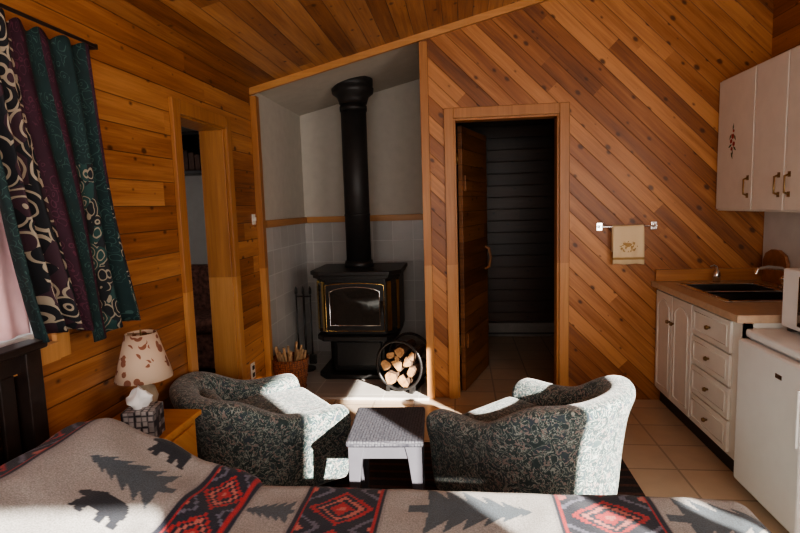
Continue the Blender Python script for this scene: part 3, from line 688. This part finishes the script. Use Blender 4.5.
bear=[(-.95,.30),(-.98,.42),(-.85,.52),(-.80,.62),(-.70,.64),(-.62,.58),(-.45,.66),(-.2,.78),(.1,.72),(.4,.76),(.7,.62),(.85,.35),(.88,0),(.85,-.25),(.92,-.6),(.62,-.62),(.58,-.35),(.45,-.2),(.40,-.4),(.45,-.6),(.18,-.6),(.12,-.2),(-.2,-.2),(-.28,-.4),(-.22,-.62),(-.5,-.62),(-.55,-.3),(-.58,-.5),(-.78,-.5),(-.7,-.1),(-.62,.15),(-.8,.22)]
def mk_tree():
    xs=[-1,-.78,-.82,-.5,-.56,-.2,-.28,.12,.04,.42,.34,.72]; ys_=[0,.16,.07,.30,.13,.44,.2,.56,.26,.66,.3,.74]
    up=list(zip(xs,ys_))+[(.66,.12),(.98,.10)]
    return up+[(x,-y) for x,y in reversed(up[1:])]
tree=mk_tree()
shapes=[(-.955,1.25,.075,bear,1,0),(-.95,1.575,.072,bear,1,0),(-.965,1.41,.13,tree,1,1),
    (-.57,1.46,.085,tree,1,1),(-.57,1.28,.07,bear,1,0),(.01,1.50,.18,tree,-1,1),(.0,1.28,.09,bear,1,0),(.71,1.49,.16,tree,-1,1),(.70,1.29,.08,bear,1,0)]
bands=[(-1.70,-1.20),(-.815,-.645),(-.50,-.235),(.245,.545)]
GR=(.39,.375,.36);NV=(.014,.017,.035);RD=(.45,.03,.035);CR=(.56,.17,.14);BK=(.02,.024,.035);TR=(.085,.11,.135)
def pat(u,v):
    if v>1.645 and v<1.70: return NV
    for a,b_ in bands:
        if a<=u<=b_:
            qu=math.floor(u/.009)*.009; qv=math.floor(v/.009)*.009
            c=(a+b_)/2 if a>-1.6 else -1.345
            e=min(u-a,b_-u)
            if e<.008: return (.32,.30,.30)
            if e<.02: return NV
            if e<.026: return RD
            hw=(b_-a)/2 if a>-1.6 else .135
            pv=.20; fv=((qv+.02)%pv)/pv-.5
            d=abs(qu-c)/(hw*.82)+abs(fv)*2
            if d<.14: return CR
            if d<.36: return RD
            if d<.50: return NV
            if d<.64: return CR
            if d<.76: return NV
            if d<.90: return RD
            d2=abs(abs(qu-c)-hw*.82)/(hw*.8)+(.5-abs(fv))*2
            if d2<.2: return CR
            if d2<.5: return NV
            if d2<.66: return (.14,.14,.2)
            return NV
    for cx,cy,sc,P,fl,col in shapes:
        x=(u-cx)/sc*fl;y=(v-cy)/sc
        if abs(x)<=1.05 and abs(y)<=.9 and inpoly(x,y,P): return BK if col==0 else TR
    return GR
V=[];cols=[]
Z0=.62
for v in vs:
    dy=0;Y=v
    if v>YE-.07: a,dy=prof_edge(v-(YE-.07),.07); Y=YE-.07+a
    for u in us:
        X=u;dx=0
        if u>XE-.08: a,dx=prof_edge(u-(XE-.08),.08); X=XE-.08+a
        h=smoothpts(u,PB)
        wv=.006*noise.noise(Vector((u*5,v*6,0)))+.004*noise.noise(Vector((u*14,v*10,3)))
        if u<-.66: wv+=.018*noise.noise(Vector((u*6+v*3,v*5,7)))
        if dy>.08: Y2=Y+.012*math.sin(u*11)*min(1,(dy-.08)*4)+h*.15
        else: Y2=Y+h*.15*max(0,min(1,(v-1.3)/.35))
        z=max(.14,Z0+h+wv-dx-dy)
        V.append((X+(.012*math.sin(v*12)*min(1,dx*3)),Y2,z)); cols.append(pat(u,v))
nu=len(us);nv=len(vs);Fc=[]
for j in range(nv-1):
    for i in range(nu-1):
        a=j*nu+i; Fc.append((a,a+1,a+nu+1,a+nu))
m,nt,b=new_mat("wool_blanket")
at=nd(nt,"ShaderNodeAttribute",attribute_name="Col")
P=nd(nt,"ShaderNodeTexCoord").outputs["Object"]
nz=nd(nt,"ShaderNodeTexNoise",i_Vector=P,i_Scale=260.0,i_Detail=2.0)
f_=ramp(nt,nz.outputs[0],[(.3,(.55,.55,.55)),(.7,(1.0,1.0,1.0))])
nt.links.new(mixc(nt,1.0,at.outputs["Color"],f_,'MULTIPLY'),b.inputs["Base Color"])
b.inputs["Roughness"].default_value=.95; b.inputs["Sheen Weight"].default_value=.1
bp=nd(nt,"ShaderNodeBump",i_Strength=.4,i_Distance=.004,i_Height=nz.outputs[0]); nt.links.new(bp.outputs[0],b.inputs["Normal"])
me=bpy.data.meshes.new("blanket"); me.from_pydata(V,[],Fc); me.materials.append(m)
ca=me.color_attributes.new("Col",'FLOAT_COLOR','POINT')
flat=[]
for c in cols: flat+= [c[0],c[1],c[2],1]
ca.data.foreach_set("color",flat)
me.polygons.foreach_set("use_smooth",[True]*len(me.polygons)); me.update()
o=bpy.data.objects.new("blanket",me); COL.objects.link(o); o.parent=g; o.matrix_parent_inverse=Matrix.Translation(g.location).inverted()
# ------------------------------------------------------------------ lights
w=bpy.data.worlds.new("World"); S.world=w; w.use_nodes=True
bg=w.node_tree.nodes["Background"]; bg.inputs[0].default_value=(.80,.88,1,1); bg.inputs[1].default_value=1.2
sd=bpy.data.lights.new("sun",'SUN'); sd.energy=30; sd.angle=math.radians(.6); sd.color=(1,.93,.82)
so=bpy.data.objects.new("sun",sd); COL.objects.link(so)
d=Vector((-.58,.72,-.36)); so.rotation_euler=d.to_track_quat('-Z','Y').to_euler()
def area(nm,loc,dirv,sx_,sy_,p,col):
    l=bpy.data.lights.new(nm,'AREA'); l.shape='RECTANGLE'; l.size=sx_; l.size_y=sy_; l.energy=p; l.color=col
    o=bpy.data.objects.new(nm,l); COL.objects.link(o); o.location=loc; o.rotation_euler=Vector(dirv).to_track_quat('-Z','Z').to_euler()
area("fill_rear",(.2,YR-.02,1.5),(0,1,.12),2.3,1.1,50,(1,.93,.84))  # added fill lamp at the made-up rear window
area("fill_right_uplight",(XR-.02,.1,1.55),(-1,.7,.35),1.8,.9,48,(1,.92,.82))  # added fill lamp at the right openings, tilted up to brighten the ceiling
area("daylight_left_window",(XL-.02,1.1,1.55),(1,.2,0),1.3,.9,5,(.85,.92,1))
area("fill_side_room",(-3.58,3.6,1.5),(1,.2,0),1.1,.9,4,(1,.92,.82))  # added faint fill lamp for the side room
# ------------------------------------------------------------------ camera
f=545.0
F=Vector((61,62.5,-f)).normalized(); a=-.03; c_=-(F.x*a+F.y)/F.z
U=Vector((a,1,c_)).normalized(); R_=F.cross(U)
M=Matrix((R_,F,U)).to_4x4(); M.translation=(0,0,1.5)
cam=bpy.data.cameras.new("camera"); cam.sensor_width=36; cam.lens=f/800*36; cam.clip_start=.05
co=bpy.data.objects.new("camera",cam); COL.objects.link(co); co.matrix_world=M; S.camera=co
S.view_settings.view_transform='AgX'
try: S.view_settings.look='AgX - Medium High Contrast'
except Exception as e: print(e)
S.view_settings.exposure=.2
